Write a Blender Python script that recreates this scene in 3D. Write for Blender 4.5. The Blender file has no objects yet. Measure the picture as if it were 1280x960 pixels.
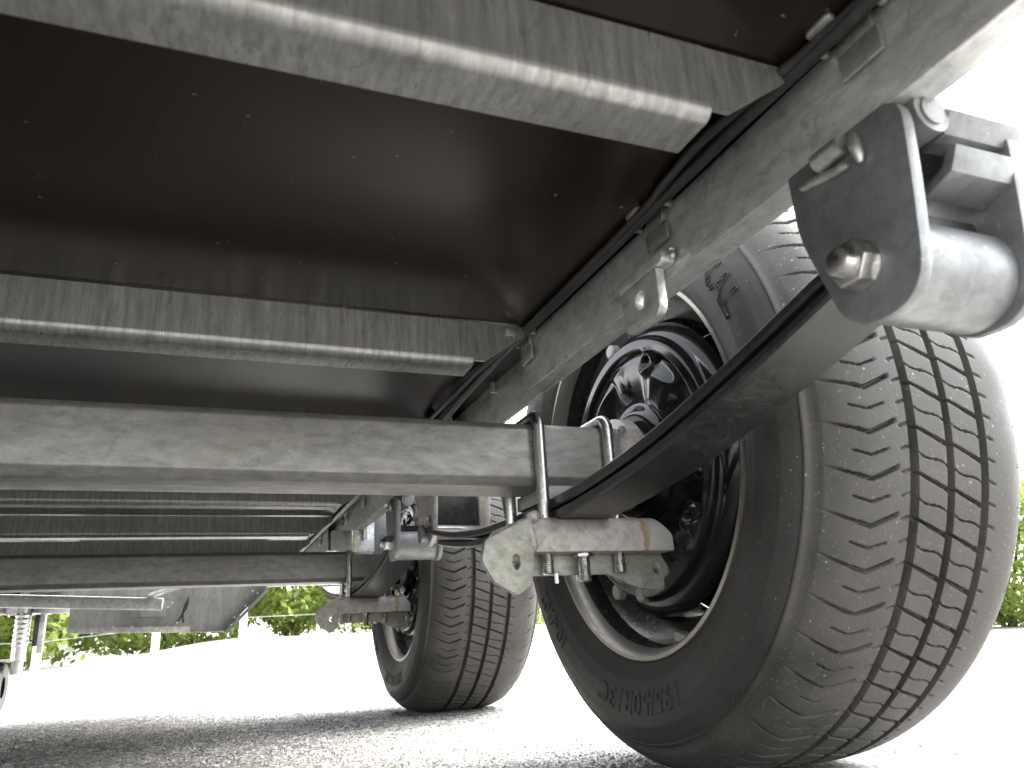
import bpy, bmesh, math, random
import numpy as np
from mathutils import Vector, Matrix
random.seed(7); rng = np.random.default_rng(11)
PI = math.pi; R = math.radians
S = bpy.context.scene; COL = S.collection

# ------------------------------------------------------------------ camera
cam = bpy.data.cameras.new('camera'); co = bpy.data.objects.new('camera', cam); COL.objects.link(co)
right = Vector((0.92866302, -0.36668609, -0.05591337)); up = Vector((-0.06720931, -0.31459086, 0.94684502)); fwd = Vector((0.36478474, 0.87554206, 0.31679362))
M4 = Matrix.Identity(4)
for i in range(3):
    M4[i][0] = right[i]; M4[i][1] = up[i]; M4[i][2] = -fwd[i]
M4.translation = Vector((-0.3616, -0.6246, 0.0994))
co.matrix_world = M4
cam.sensor_fit = 'HORIZONTAL'; cam.sensor_width = 36.0; cam.lens = 966.5 / 1280 * 36.0
cam.clip_start = 0.01; cam.clip_end = 3000
cam.dof.use_dof = True; cam.dof.focus_distance = 0.95; cam.dof.aperture_fstop = 16
S.camera = co
S.cycles.max_bounces = 6; S.cycles.diffuse_bounces = 3; S.cycles.glossy_bounces = 3

# ------------------------------------------------------------------ sky, sun, exposure
SUN_EL, SUN_AZ = 46, 72         # azimuth measured from +Y (trailer front) towards +X (wheel side)
w = bpy.data.worlds.new('World'); S.world = w; w.use_nodes = True
nt = w.node_tree; nt.nodes.clear()
sky = nt.nodes.new('ShaderNodeTexSky'); sky.sky_type = 'NISHITA'; sky.sun_disc = False
sky.sun_elevation = R(SUN_EL); sky.sun_rotation = R(SUN_AZ); sky.air_density = 1.0; sky.dust_density = 3.0; sky.ozone_density = 1.0
bg = nt.nodes.new('ShaderNodeBackground'); bg.inputs['Strength'].default_value = 0.15
wo = nt.nodes.new('ShaderNodeOutputWorld')
hs = nt.nodes.new('ShaderNodeHueSaturation'); hs.inputs['Saturation'].default_value = 0.25      # a thin bright overcast, so hardly any blue
nt.links.new(sky.outputs[0], hs.inputs['Color']); nt.links.new(hs.outputs[0], bg.inputs[0]); nt.links.new(bg.outputs[0], wo.inputs[0])
sl = bpy.data.lights.new('sun', 'SUN'); sl.energy = 1.5; sl.angle = R(50); sl.color = (1.0, 0.975, 0.94)
so = bpy.data.objects.new('sun', sl); COL.objects.link(so)
sd = Vector((math.sin(R(SUN_AZ)) * math.cos(R(SUN_EL)), math.cos(R(SUN_AZ)) * math.cos(R(SUN_EL)), math.sin(R(SUN_EL))))
so.rotation_euler = sd.to_track_quat('Z', 'Y').to_euler(); so.location = sd * 20
S.view_settings.view_transform = 'Standard'; S.view_settings.look = 'None'
S.view_settings.exposure = 3.15; S.view_settings.gamma = 1.0

# ------------------------------------------------------------------ materials
def mat(name):
    m = bpy.data.materials.new(name); m.use_nodes = True
    return m, m.node_tree, m.node_tree.nodes['Principled BSDF']
def N(t, kind, **kw):
    n = t.nodes.new(kind)
    for k, v in kw.items():
        if k in n.inputs: n.inputs[k].default_value = v
        else: setattr(n, k, v)
    return n
def coords(t, scale=(1, 1, 1)):
    tc = N(t, 'ShaderNodeTexCoord'); mp = N(t, 'ShaderNodeMapping'); mp.inputs['Scale'].default_value = scale
    t.links.new(tc.outputs['Object'], mp.inputs['Vector']); return mp.outputs[0]
def ramp(t, src, stops):
    r = N(t, 'ShaderNodeValToRGB'); e = r.color_ramp.elements
    while len(e) < len(stops): e.new(0.5)
    for q, (p, c) in zip(e, stops):
        q.position = p; q.color = (c, c, c, 1) if isinstance(c, (int, float)) else (*c, 1)
    t.links.new(src, r.inputs[0]); return r.outputs[0]
def mixc(t, fac, a, b, mode='MIX'):
    m = N(t, 'ShaderNodeMix', data_type='RGBA', blend_type=mode)
    for sock, v in ((m.inputs[0], fac), (m.inputs[6], a), (m.inputs[7], b)):
        if hasattr(v, 'links') or hasattr(v, 'is_linked'): t.links.new(v, sock)
        elif isinstance(v, (int, float)): sock.default_value = v
        else: sock.default_value = (*v, 1)
    return m.outputs[2]
def noise(t, vec, scale, detail=4, rough=0.6, dist=0.0):
    n = N(t, 'ShaderNodeTexNoise', Scale=scale, Detail=detail, Roughness=rough, Distortion=dist); t.links.new(vec, n.inputs['Vector']); return n.outputs['Fac']
def bump(t, b, h, strength, dist=0.001):
    n = N(t, 'ShaderNodeBump', Strength=strength, Distance=dist); t.links.new(h, n.inputs['Height']); t.links.new(n.outputs[0], b.inputs['Normal'])

def galvanised(name, lo, hi, streak=(1, 1, 1), sscale=90, rough=(0.34, 0.6), metal=0.9, stain=None, bstr=0.25, mott=0.45):
    m, t, b = mat(name)
    v = coords(t, streak); v0 = coords(t)
    n1 = noise(t, v, sscale, 4, 0.65, 0.3); n2 = noise(t, v0, 14, 3, 0.6)
    vo = N(t, 'ShaderNodeTexVoronoi', Scale=160.0); t.links.new(v, vo.inputs['Vector'])
    c = ramp(t, n1, [(0.3, lo), (0.72, hi)])
    c = mixc(t, ramp(t, n2, [(0.42, 0.0), (0.72, 0.32)]), c, tuple(0.6 * x for x in lo))
    n5 = noise(t, coords(t, tuple(0.5 + 0.5 * k for k in streak)), 48, 4, 0.75, 1.2); c = mixc(t, ramp(t, n5, [(0.56, 0.0), (0.62, mott), (0.70, 0.2 * mott)]), c, tuple(0.45 * x for x in lo))
    sp_ = N(t, 'ShaderNodeSeparateColor'); t.links.new(vo.outputs['Color'], sp_.inputs[0]); c = mixc(t, 0.14, c, ramp(t, sp_.outputs[0], [(0.0, 0.2), (1.0, 0.8)]), 'OVERLAY')
    if stain:
        n3 = noise(t, v0, 7, 3, 0.7, 0.6); c = mixc(t, ramp(t, n3, [(0.56, 0.0), (0.72, 0.5)]), c, stain)
    # fine specks of dried dirt
    n4 = noise(t, v0, 320, 2, 0.5); c = mixc(t, ramp(t, n4, [(0.68, 0.0), (0.76, 0.7)]), c, (0.42, 0.39, 0.34))
    t.links.new(c, b.inputs['Base Color']); b.inputs['Metallic'].default_value = metal
    t.links.new(ramp(t, n1, [(0.25, rough[1]), (0.8, rough[0])]), b.inputs['Roughness'])
    bump(t, b, n1, bstr, 0.0015)
    return m
MAT = {}
MAT['rail'] = galvanised('galvanised_rail', (0.47, 0.47, 0.455), (0.80, 0.80, 0.78), (1, 0.45, 1), 110, (0.24, 0.48), 0.55, None, 0.35)
MAT['cross'] = galvanised('galvanised_crossmember', (0.235, 0.232, 0.222), (0.455, 0.453, 0.435), (2.6, 0.7, 0.22), 85, (0.22, 0.42), 0.65, (0.24, 0.235, 0.215), 0.12, 0.4)
MAT['axle'] = galvanised('dull_galvanised_axle', (0.225, 0.217, 0.20), (0.345, 0.335, 0.312), (0.35, 1, 1), 170, (0.34, 0.52), 0.45, (0.27, 0.25, 0.215), 0.12, 0.3)
MAT['plate'] = galvanised('galvanised_plate', (0.36, 0.335, 0.315), (0.62, 0.575, 0.54), (1, 1, 1), 120, (0.4, 0.6), 0.4, (0.42, 0.34, 0.30))
MAT['wing'] = galvanised('olive_zinc_plate', (0.27, 0.265, 0.225), (0.42, 0.41, 0.35), (1, 1, 1.5), 120, (0.4, 0.6), 0.45)
MAT['bracket'] = galvanised('dark_zinc_bracket', (0.185, 0.19, 0.193), (0.29, 0.296, 0.30), (1, 1, 1), 60, (0.34, 0.52), 0.6, (0.30, 0.285, 0.26), 0.12, 0.2)
MAT['front'] = galvanised('front_sheet_steel', (0.24, 0.24, 0.23), (0.38, 0.38, 0.365), (3, 1, 0.6), 12, (0.5, 0.65), 0.2)
MAT['bolt'] = galvanised('bright_zinc_bolt', (0.55, 0.54, 0.51), (0.80, 0.79, 0.76), (1, 1, 1), 200, (0.2, 0.4), 1.0, None, 0.1)
MAT['cut'] = galvanised('cut_steel_edge', (0.48, 0.475, 0.455), (0.74, 0.735, 0.71), (1, 1, 1), 150, (0.3, 0.5), 0.9)

def clamp_mat():
    m = galvanised('clamp_zinc_with_rust_run', (0.36, 0.33, 0.31), (0.62, 0.565, 0.53), (1, 1, 1), 120, (0.4, 0.6), 0.4, (0.43, 0.34, 0.30), 0.5); t = m.node_tree; b = t.nodes['Principled BSDF']
    src = b.inputs['Base Color'].links[0].from_socket; v = coords(t); sx = N(t, 'ShaderNodeSeparateXYZ'); t.links.new(v, sx.inputs[0])
    nz = noise(t, v, 160, 4, 0.6)
    def mth(op, a, c):
        q = N(t, 'ShaderNodeMath', operation=op)
        for k, x in enumerate((a, c)):
            if isinstance(x, (int, float)): q.inputs[k].default_value = x
            else: t.links.new(x, q.inputs[k])
        return q.outputs[0]
    d = mth('ABSOLUTE', mth('ADD', mth('ADD', sx.outputs[0], 0.0090), mth('MULTIPLY', mth('SUBTRACT', nz, 0.5), 0.006)), 0)
    f = ramp(t, mth('MULTIPLY', d, 100), [(0.10, 0.75), (0.42, 0.0)])
    c = mixc(t, f, src, (0.34, 0.22, 0.07))
    f2 = ramp(t, mth('ADD', mth('MULTIPLY', sx.outputs[0], 40), mth('MULTIPLY', nz, 0.6)), [(0.0, 0.0), (0.35, 0.7)]); c = mixc(t, f2, c, (0.50, 0.50, 0.48))
    t.links.new(c, b.inputs['Base Color']); return m
MAT['clamp'] = clamp_mat()

def plain(name, col, rough, metal=0.0, dust=0.0, dscale=120, dcol=(0.3, 0.28, 0.25), bscale=0, bstr=0.1, coat=0.0, spec=0.5):
    m, t, b = mat(name); v = coords(t)
    n = noise(t, v, dscale, 5, 0.65)
    b.inputs['Metallic'].default_value = metal; b.inputs['Coat Weight'].default_value = coat; b.inputs['Specular IOR Level'].default_value = spec
    if dust:
        n2 = noise(t, v, dscale * 0.12, 4, 0.6)
        c = mixc(t, ramp(t, n, [(0.45, 0.0), (0.8, dust)]), col, dcol)
        c = mixc(t, ramp(t, n2, [(0.45, 0.0), (0.75, dust * 0.6)]), c, dcol)
        t.links.new(c, b.inputs['Base Color'])
    else: b.inputs['Base Color'].default_value = (*col, 1)
    t.links.new(ramp(t, n, [(0.3, max(0.02, rough - 0.06)), (0.75, min(1, rough + 0.1))]), b.inputs['Roughness'])
    if bscale: bump(t, b, noise(t, v, bscale, 4, 0.6), bstr, 0.001)
    return m
MAT['black'] = plain('black_gloss_paint', (0.006, 0.006, 0.0063), 0.12, 0, 0.03, 300, (0.2, 0.19, 0.18), 25, 0.05, 0.0, 0.32)
MAT['spring'] = plain('black_spring_paint', (0.012, 0.012, 0.012), 0.33, 0, 0.14, 240, (0.25, 0.23, 0.21), 160, 0.12)
MAT['rim'] = plain('grey_black_rim_paint', (0.022, 0.021, 0.02), 0.22, 0.2, 0.12, 200, (0.25, 0.24, 0.22), 60, 0.03, 0.0)
MAT['lip'] = plain('worn_silver_rim_lip', (0.24, 0.225, 0.20), 0.34, 0.7, 0.4, 150, (0.22, 0.19, 0.16), 90, 0.08)
MAT['cable'] = plain('black_cable_sheath', (0.012, 0.012, 0.012), 0.38, 0, 0.1, 200)
MAT['rubber_block'] = plain('black_rubber_block', (0.01, 0.01, 0.011), 0.35, 0, 0.1, 150)
MAT['white_post'] = plain('white_painted_post', (0.75, 0.75, 0.72), 0.5, 0, 0.2, 30)
MAT['plug'] = plain('grey_rubber_plug', (0.22, 0.215, 0.2), 0.5, 0, 0.3, 120)
MAT['bark'] = plain('bark', (0.09, 0.07, 0.05), 0.85, 0, 0.3, 40, (0.05, 0.045, 0.03), 60, 0.5)

def rubber_mat(name, col, dcol, dust):
    m, t, b = mat(name); v = coords(t)
    n1 = noise(t, v, 22, 5, 0.6); n2 = noise(t, v, 420, 3, 0.55); n3 = noise(t, v, 330, 2, 0.5)
    c = mixc(t, ramp(t, n1, [(0.3, 0.15 * dust), (0.7, dust)]), col, dcol)
    c = mixc(t, ramp(t, n2, [(0.62, 0.0), (0.72, 0.4 * dust)]), c, (0.24, 0.22, 0.19))
    c = mixc(t, ramp(t, n3, [(0.71, 0.0), (0.75, 0.7 * dust)]), c, (0.40, 0.37, 0.33))
    t.links.new(c, b.inputs['Base Color']); b.inputs['Specular IOR Level'].default_value = 0.4
    t.links.new(ramp(t, n1, [(0.3, 0.5), (0.7, 0.72)]), b.inputs['Roughness'])
    bump(t, b, n2, 0.25, 0.0006); return m
MAT['tread'] = rubber_mat('dusty_tread_rubber', (0.024, 0.0225, 0.020), (0.078, 0.072, 0.063), 0.9)
MAT['sidewall'] = rubber_mat('sidewall_rubber', (0.018, 0.0175, 0.0165), (0.055, 0.050, 0.041), 0.5)

def board_mat():
    m, t, b = mat('brown_film_faced_plywood'); v = coords(t, (1, 1, 1)); vs = coords(t, (0.25, 6, 1))
    n1 = noise(t, v, 5, 4, 0.6); n2 = noise(t, vs, 60, 4, 0.6); n3 = noise(t, v, 150, 2, 0.5)
    c = mixc(t, ramp(t, n1, [(0.3, 0.0), (0.7, 1.0)]), (0.0095, 0.0058, 0.0044), (0.017, 0.0105, 0.008))
    c = mixc(t, ramp(t, n3, [(0.752, 0.0), (0.765, 0.6)]), c, (0.24, 0.18, 0.12))
    t.links.new(c, b.inputs['Base Color']); t.links.new(ramp(t, n2, [(0.2, 0.23), (0.85, 0.27)]), b.inputs['Roughness'])
    bump(t, b, n1, 0.03, 0.004); b.inputs['Specular IOR Level'].default_value = 0.28; return m
MAT['board'] = board_mat()

def asphalt_mat():
    m, t, b = mat('weathered_asphalt'); v = coords(t)
    vo = N(t, 'ShaderNodeTexVoronoi', Scale=150.0); t.links.new(v, vo.inputs['Vector'])
    n1 = noise(t, v, 3, 5, 0.6); n2 = noise(t, v, 260, 3, 0.6)
    c = ramp(t, vo.outputs['Color'], [(0.2, (0.09, 0.087, 0.081)), (0.6, (0.23, 0.224, 0.208)), (0.95, (0.44, 0.425, 0.395))])
    c = mixc(t, ramp(t, n1, [(0.3, 0.0), (0.7, 0.5)]), c, (0.24, 0.234, 0.217))
    t.links.new(c, b.inputs['Base Color']); b.inputs['Roughness'].default_value = 0.75
    bump(t, b, mixc(t, 0.5, vo.outputs['Distance'], n2), 0.6, 0.006); return m
MAT['asphalt'] = asphalt_mat()
def chip_mat():
    m, t, b = mat('aggregate_chips'); v = coords(t)
    vo = N(t, 'ShaderNodeTexVoronoi', Scale=130.0); t.links.new(v, vo.inputs['Vector'])
    c = ramp(t, vo.outputs['Color'], [(0.15, (0.09, 0.088, 0.083)), (0.6, (0.26, 0.253, 0.238)), (0.95, (0.60, 0.585, 0.55))])
    t.links.new(c, b.inputs['Base Color']); b.inputs['Roughness'].default_value = 0.55; return m
MAT['chip'] = chip_mat()
def leaf_mat(name, a, c2):
    m, t, b = mat(name); v = coords(t); n = noise(t, v, 9, 4, 0.7)
    t.links.new(mixc(t, ramp(t, n, [(0.35, 0.0), (0.65, 1.0)]), a, c2), b.inputs['Base Color'])
    b.inputs['Roughness'].default_value = 0.5
    tr = N(t, 'ShaderNodeBsdfTranslucent'); tr.inputs[0].default_value = (0.42, 0.52, 0.12, 1)
    ms = N(t, 'ShaderNodeMixShader', Fac=0.5); out = t.nodes['Material Output']
    t.links.new(b.outputs[0], ms.inputs[1]); t.links.new(tr.outputs[0], ms.inputs[2]); t.links.new(ms.outputs[0], out.inputs[0]); return m
MAT['leaf'] = leaf_mat('hedge_leaf', (0.08, 0.12, 0.025), (0.15, 0.19, 0.045))
MAT['grass'] = leaf_mat('grass_blade', (0.06, 0.10, 0.02), (0.12, 0.15, 0.04))

# ------------------------------------------------------------------ mesh helpers
def mesh_np(name, V, F):
    me = bpy.data.meshes.new(name); V = np.asarray(V, np.float32); F = np.asarray(F, np.int32); k = F.shape[1]
    me.vertices.add(len(V)); me.vertices.foreach_set('co', V.ravel())
    me.loops.add(F.size); me.loops.foreach_set('vertex_index', F.ravel())
    me.polygons.add(len(F)); me.polygons.foreach_set('loop_start', np.arange(0, F.size, k, dtype=np.int32))
    me.update(calc_edges=True); me.validate(); return me
def smooth(me, ang=40):
    me.polygons.foreach_set('use_smooth', np.ones(len(me.polygons), dtype=bool))
    if ang and hasattr(me, 'set_sharp_from_angle'): me.set_sharp_from_angle(angle=R(ang))
def bm_mesh(name, bm, ang=40):
    me = bpy.data.meshes.new(name); bmesh.ops.recalc_face_normals(bm, faces=bm.faces); bm.to_mesh(me); bm.free(); smooth(me, ang); return me
def add(name, me, m, parent=None, loc=(0, 0, 0), rot=None):
    o = bpy.data.objects.new(name, me); COL.objects.link(o)
    if m is not None and me is not None and not me.materials: me.materials.append(MAT[m])
    o.parent = parent; o.location = loc
    if rot: o.rotation_euler = rot
    return o
def empty(name, loc=(0, 0, 0), parent=None):
    o = bpy.data.objects.new(name, None); COL.objects.link(o); o.location = loc; o.parent = parent; o.empty_display_size = 0.1; return o
def tag(o, label, cat=None, group=None, kind=None):
    o['label'] = label
    if cat: o['category'] = cat
    if group: o['group'] = group
    if kind: o['kind'] = kind
    return o
def bevel(bm, w, seg=2):
    if w > 0: bmesh.ops.bevel(bm, geom=list(bm.edges), offset=w, segments=seg, affect='EDGES', profile=0.6, clamp_overlap=True)
def box(bm, a, b, bw=0.0, seg=2):
    t = bmesh.new(); bmesh.ops.create_cube(t, size=1)
    for v in t.verts:
        v.co = Vector([a[i] + (v.co[i] + .5) * (b[i] - a[i]) for i in range(3)])
    bevel(t, bw, seg); merge(bm, t); return bm
def merge(bm, t):
    me = bpy.data.meshes.new('tmp'); t.to_mesh(me); t.free(); bm.from_mesh(me); bpy.data.meshes.remove(me)
def boxm(name, a, b, bw=0.002, seg=2):
    return bm_mesh(name, box(bmesh.new(), a, b, bw, seg))
def prism(poly, axis, d0, d1, holes=(), bw=0.0):
    """polygon in the two other axes (in order x,y,z) extruded along axis between d0 and d1; holes are (u,v,r[,rv])"""
    bm = bmesh.new(); ax = 'xyz'.index(axis); oth = [i for i in range(3) if i != ax]
    def pt(u, v, d):
        c = [0, 0, 0]; c[oth[0]] = u; c[oth[1]] = v; c[ax] = d; return c
    loops = [[(u, v) for u, v in poly]]
    for h in holes:
        ru, rv = h[2], h[3] if len(h) > 3 else h[2]
        loops.append([(h[0] + ru * math.cos(a), h[1] + rv * math.sin(a)) for a in np.linspace(0, 2 * PI, 20, endpoint=False)])
    edges = []
    for lp in loops:
        vs = [bm.verts.new(pt(u, v, d0)) for u, v in lp]
        edges += [bm.edges.new((vs[i], vs[(i + 1) % len(vs)])) for i in range(len(vs))]
    if len(loops) == 1: bm.faces.new([e.verts[0] for e in edges]) if False else bmesh.ops.contextual_create(bm, geom=edges)
    else: bmesh.ops.triangle_fill(bm, use_beauty=True, edges=edges)
    r = bmesh.ops.extrude_face_region(bm, geom=list(bm.faces))
    dv = Vector(pt(0, 0, d1 - d0))
    for g in r['geom']:
        if isinstance(g, bmesh.types.BMVert): g.co += dv
    bmesh.ops.recalc_face_normals(bm, faces=bm.faces)
    if bw:
        es = [e for e in bm.edges if len(e.link_faces) == 2 and e.calc_face_angle(0) > R(50)]
        bmesh.ops.bevel(bm, geom=es, offset=bw, segments=2, affect='EDGES', profile=0.6, clamp_overlap=True)
    return bm
def rounded(poly, rads, n=5):
    out = []; k = len(poly)
    for i in range(k):
        p = Vector(poly[i]); r = rads[i] if isinstance(rads, (list, tuple)) else rads
        if r <= 0: out.append(tuple(p)); continue
        a = Vector(poly[i - 1]) - p; b = Vector(poly[(i + 1) % k]) - p
        A = p + a.normalized() * min(r, a.length * .48); B = p + b.normalized() * min(r, b.length * .48)
        for j in range(n + 1):
            t = j / n; out.append(tuple((1 - t) ** 2 * A + 2 * t * (1 - t) * p + t * t * B))
    return out
def tube(bm, pts, r, seg=12, caps=True, radii=None):
    pts = [Vector(p) for p in pts]; rings = []; prev = None
    for i, p in enumerate(pts):
        d = (pts[min(i + 1, len(pts) - 1)] - pts[max(i - 1, 0)]).normalized()
        if prev is None: u = d.orthogonal().normalized()
        else: u = (prev - d * prev.dot(d)).normalized()
        prev = u; v = d.cross(u); rr = radii[i] if radii else r
        rings.append([bm.verts.new(p + (u * math.cos(a) + v * math.sin(a)) * rr) for a in np.linspace(0, 2 * PI, seg, endpoint=False)])
    for a, b in zip(rings, rings[1:]):
        for j in range(seg): bm.faces.new((a[j], a[(j + 1) % seg], b[(j + 1) % seg], b[j]))
    if caps: bm.faces.new(rings[0][::-1]); bm.faces.new(rings[-1])
    return bm
def curve_pts(pts, n=8):
    P = [Vector(p) for p in pts]; out = []
    for i in range(len(P) - 1):
        p0, p1, p2, p3 = P[max(i - 1, 0)], P[i], P[i + 1], P[min(i + 2, len(P) - 1)]
        for j in range(n):
            t = j / n; out.append(.5 * ((2 * p1) + (p2 - p0) * t + (2 * p0 - 5 * p1 + 4 * p2 - p3) * t * t + (3 * p1 - p0 - 3 * p2 + p3) * t ** 3))
    out.append(P[-1]); return out
def lathe_x(prof, seg=96, close=False):
    """profile of (x, r), revolved round the X axis"""
    prof = np.array(prof); a = np.linspace(0, 2 * PI, seg, endpoint=False); n = len(prof)
    V = np.stack([np.repeat(prof[:, 0][None], seg, 0), -np.cos(a)[:, None] * prof[:, 1][None], -np.sin(a)[:, None] * prof[:, 1][None]], -1).reshape(-1, 3)
    i = np.arange(seg)[:, None]; m = n if close else n - 1; j = np.arange(m)[None]; k = (i + 1) % seg; j2 = (j + 1) % n
    F = np.stack([i * n + j, i * n + j2, k * n + j2, k * n + j], -1).reshape(-1, 4); return V, F
def lathe_mesh(name, prof, seg=96, close=False, ang=35):
    me = mesh_np(name, *lathe_x(prof, seg, close)); smooth(me, ang); return me
def hexnut(bm, c, axis, r, h, bore=0.0):
    t = bmesh.new(); bmesh.ops.create_cone(t, cap_ends=True, segments=6, radius1=r, radius2=r, depth=h)
    bevel(t, r * 0.09, 2)
    q = Vector((0, 0, 1)).rotation_difference(Vector(axis)).to_matrix().to_4x4(); bmesh.ops.transform(t, matrix=Matrix.Translation(c) @ q, verts=t.verts); merge(bm, t)
def thread(bm, p, axis, r, L, pitch=0.00175, seg=14, taper=0.0):
    axis = Vector(axis).normalized(); n = int(L / pitch); pts = []; rad = []
    for i in range(2 * n + 1):
        pts.append(Vector(p) + axis * (i * pitch / 2)); rad.append(r if i % 2 else r * 0.86)
    rad[-1] = r * 0.7
    return tube(bm, pts, r, seg, True, rad)
def weld(bm, a, b, r, seed=0):
    """a lumpy weld bead"""
    rr = random.Random(seed); a = Vector(a); b = Vector(b); n = max(5, int((b - a).length / 0.0035)); pts = []; rad = []
    for i in range(n + 1):
        pts.append(a.lerp(b, i / n) + Vector([rr.uniform(-.12, .12) * r for _ in range(3)])); rad.append(r * (rr.uniform(.75, 1.1) if 0 < i < n else .45))
    return tube(bm, pts, r, 9, True, rad)
def sm(e0, e1, x):
    t = np.clip((x - e0) / (e1 - e0), 0, 1); return t * t * (3 - 2 * t)

# ------------------------------------------------------------------ ground
def ground_h(x, y):
    up_ = sm(3.5, 9, y) * (0.13 + 0.2 * sm(-1.6, 0.2, x)) * (1 - sm(3.2, 4.8, x))
    return -0.0140 + up_ + 0.010 * sm(2, 8, np.hypot(x, y)) * np.sin(x * 1.3) * np.sin(y * 1.1 + 1)
gx = np.unique(np.concatenate([np.linspace(-6, 9, 100), np.sign(np.linspace(-1, 1, 40)) * np.geomspace(9, 900, 20).repeat(2)[np.argsort(np.tile([0, 1], 20), kind='stable')]]))
gy = np.unique(np.concatenate([np.linspace(-4, 16, 120), -np.geomspace(4, 900, 16), np.geomspace(16, 900, 20)]))
GX, GY = np.meshgrid(gx, gy, indexing='ij'); gv = np.stack([GX, GY, ground_h(GX, GY)], -1).reshape(-1, 3)
ii = np.arange(len(gx) - 1)[:, None]; jj = np.arange(len(gy) - 1)[None]; ny = len(gy)
gf = np.stack([ii * ny + jj, (ii + 1) * ny + jj, (ii + 1) * ny + jj + 1, ii * ny + jj + 1], -1).reshape(-1, 4)
me = mesh_np('ground', gv, gf); smooth(me, 0)
g = add('ground', me, 'asphalt'); tag(g, 'worn light grey asphalt yard under and beyond the trailer', kind='structure')

# stone chips standing proud of the binder, near the camera
def chips(n, x0, x1, y0, y1, s0, s1):
    base = np.array([[1, 0, 0], [-1, 0, 0], [0, 1, 0], [0, -1, 0], [0, 0, 1], [0, 0, -1]], float)
    tri = np.array([[0, 2, 4], [2, 1, 4], [1, 3, 4], [3, 0, 4]])
    c = np.stack([rng.uniform(x0, x1, n), rng.uniform(y0, y1, n), np.zeros(n)], -1)
    s = rng.uniform(s0, s1, n)[:, None] * rng.uniform(.6, 1.3, (n, 3)) * np.array([1, 1, .55]); a = rng.uniform(0, 2 * PI, n)
    V = base[None] * s[:, None] + rng.normal(0, .18, (n, 6, 3)) * s[:, None] * .6
    ca, sa = np.cos(a)[:, None], np.sin(a)[:, None]
    V = np.stack([V[..., 0] * ca - V[..., 1] * sa, V[..., 0] * sa + V[..., 1] * ca, V[..., 2]], -1) + c[:, None]
    F = (tri[None] + 6 * np.arange(n)[:, None, None]).reshape(-1, 3); return V.reshape(-1, 3), F
Va, Fa = chips(120000, -1.1, 0.9, 0.0, 1.6, .0016, .0034); Vb, Fb = chips(30000, -1.3, 2.0, 1.6, 3.6, .003, .006); Vc, Fc = chips(12000, .2, 1.2, -.4, .6, .0024, .005)
V = np.concatenate([Va, Vb, Vc]); F = np.concatenate([Fa, Fb + len(Va), Fc + len(Va) + len(Vb)])
V[:, 2] += ground_h(V[:, 0], V[:, 1])
o = add('asphalt_chippings', mesh_np('asphalt_chippings', V, F), 'chip'); tag(o, 'small pale and dark stone chips in the asphalt surface', 'chippings', kind='stuff')

# ------------------------------------------------------------------ the trailer
XI, ZB, ZR = -0.100, 0.357, 0.3086      # inner rail face, underside of floor board, underside of rail
WB = 0.8945                             # distance between the axles
YB, YF = -0.74, 1.56
XL = -1.60                              # far (unseen) side
trailer = empty('trailer', (-0.85, 0.45, 0))
tag(trailer, 'galvanised twin-axle trailer seen from underneath, with dark plywood floor, leaf springs and black wheels', 'trailer')
TINV = Vector((0.85, -0.45, 0))
def part(name, me, m, parent=None, loc=(0, 0, 0), rot=None):
    """a part modelled in world coordinates"""
    o = add(name, me, m, parent or trailer, loc, rot)
    if parent is None: o.location = Vector(loc) + TINV
    return o
def group_part(name, loc=(0, 0, 0)):
    return empty(name, Vector(loc) + TINV, trailer)

# floor panels, butted over every other crossmember
CM = [-0.393 + 0.331 * k for k in range(0, 6)]
ys = [YB, CM[0] + 0.014, CM[3] + .014, YF]
for a, b in zip(ys, ys[1:]):
    part('floor_panel', boxm('floor_panel', (XL + .01, a + .001, ZB), (-0.078, b - .001, ZB + 0.018), .001, 1), 'board')
# crossmembers: web towards the rear, rounded corner, bottom flange turned forward
def cross_mesh():
    prof = [(0, ZB - .0015), (0, ZR + .0155)]; r = .007; zc = ZR + .0085
    for k in range(7):
        a = PI / 2 * k / 6; prof.append((r - r * math.cos(a), zc + r - r * math.sin(a)))
    prof += [(.029, zc), (.029, zc + .003), (.0085, zc + .003), (.003, zc + .0085), (.003, ZB - .0015)]
    bm = prism(prof, 'x', XL + .004, -.160)
    merge(bm, prism([(-.1605, ZR + .013), (-.150, ZR + .013), (-.114, ZB - .010), (-.114, ZB - .0017), (-.1605, ZB - .0017)], 'y', .0002, .0028)); return bm_mesh('crossmember', bm, 50)
cmesh = cross_mesh()
for y in CM: part('crossmember', cmesh, 'cross', loc=(0, y, 0))

# side rail: inner web (cut away above each axle), bottom lip, outer web, top flange
rail = group_part('side_rail')
def rp(name, me, m='rail'): return add(name, me, m, rail)
cuts = []
segs = [(YB, -0.025, True), (0.195, WB - 0.025, True), (WB + .195, YF, False)]
for a, b, rnd in segs:
    poly = [(a, ZR), (b, ZR), (b, ZB - .002), (a, ZB - .002)]
    poly = rounded(poly, [0.002 if a < -1 else .010, .014 if rnd else .002, .001, .001], 5)
    rp('inner_web', bm_mesh('inner_web', prism(poly, 'x', XI, XI + .003, bw=.0008)))
rp('outer_web', boxm('outer_web', (-.0835, YB, ZR + .001), (-.0805, YF, ZB + .06), .0008))
rp('bottom_lip', boxm('bottom_lip', (XI + .0032, YB + .001, ZR + .0004), (-.0838, -0.03, ZR + .0034), .0008))
rp('bottom_lip', boxm('bottom_lip', (XI + .0032, .2, ZR + .0004), (-.0838, WB - .03, ZR + .0034), .0008))
rp('bottom_lip', boxm('bottom_lip', (XI + .0032, WB + .2, ZR + .0004), (-.0838, YF - .001, ZR + .0034), .0008))
rp('top_flange', boxm('top_flange', (-.0802, YB, ZB + .019), (-.045, YF, ZB + .022), .0008))
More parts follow.
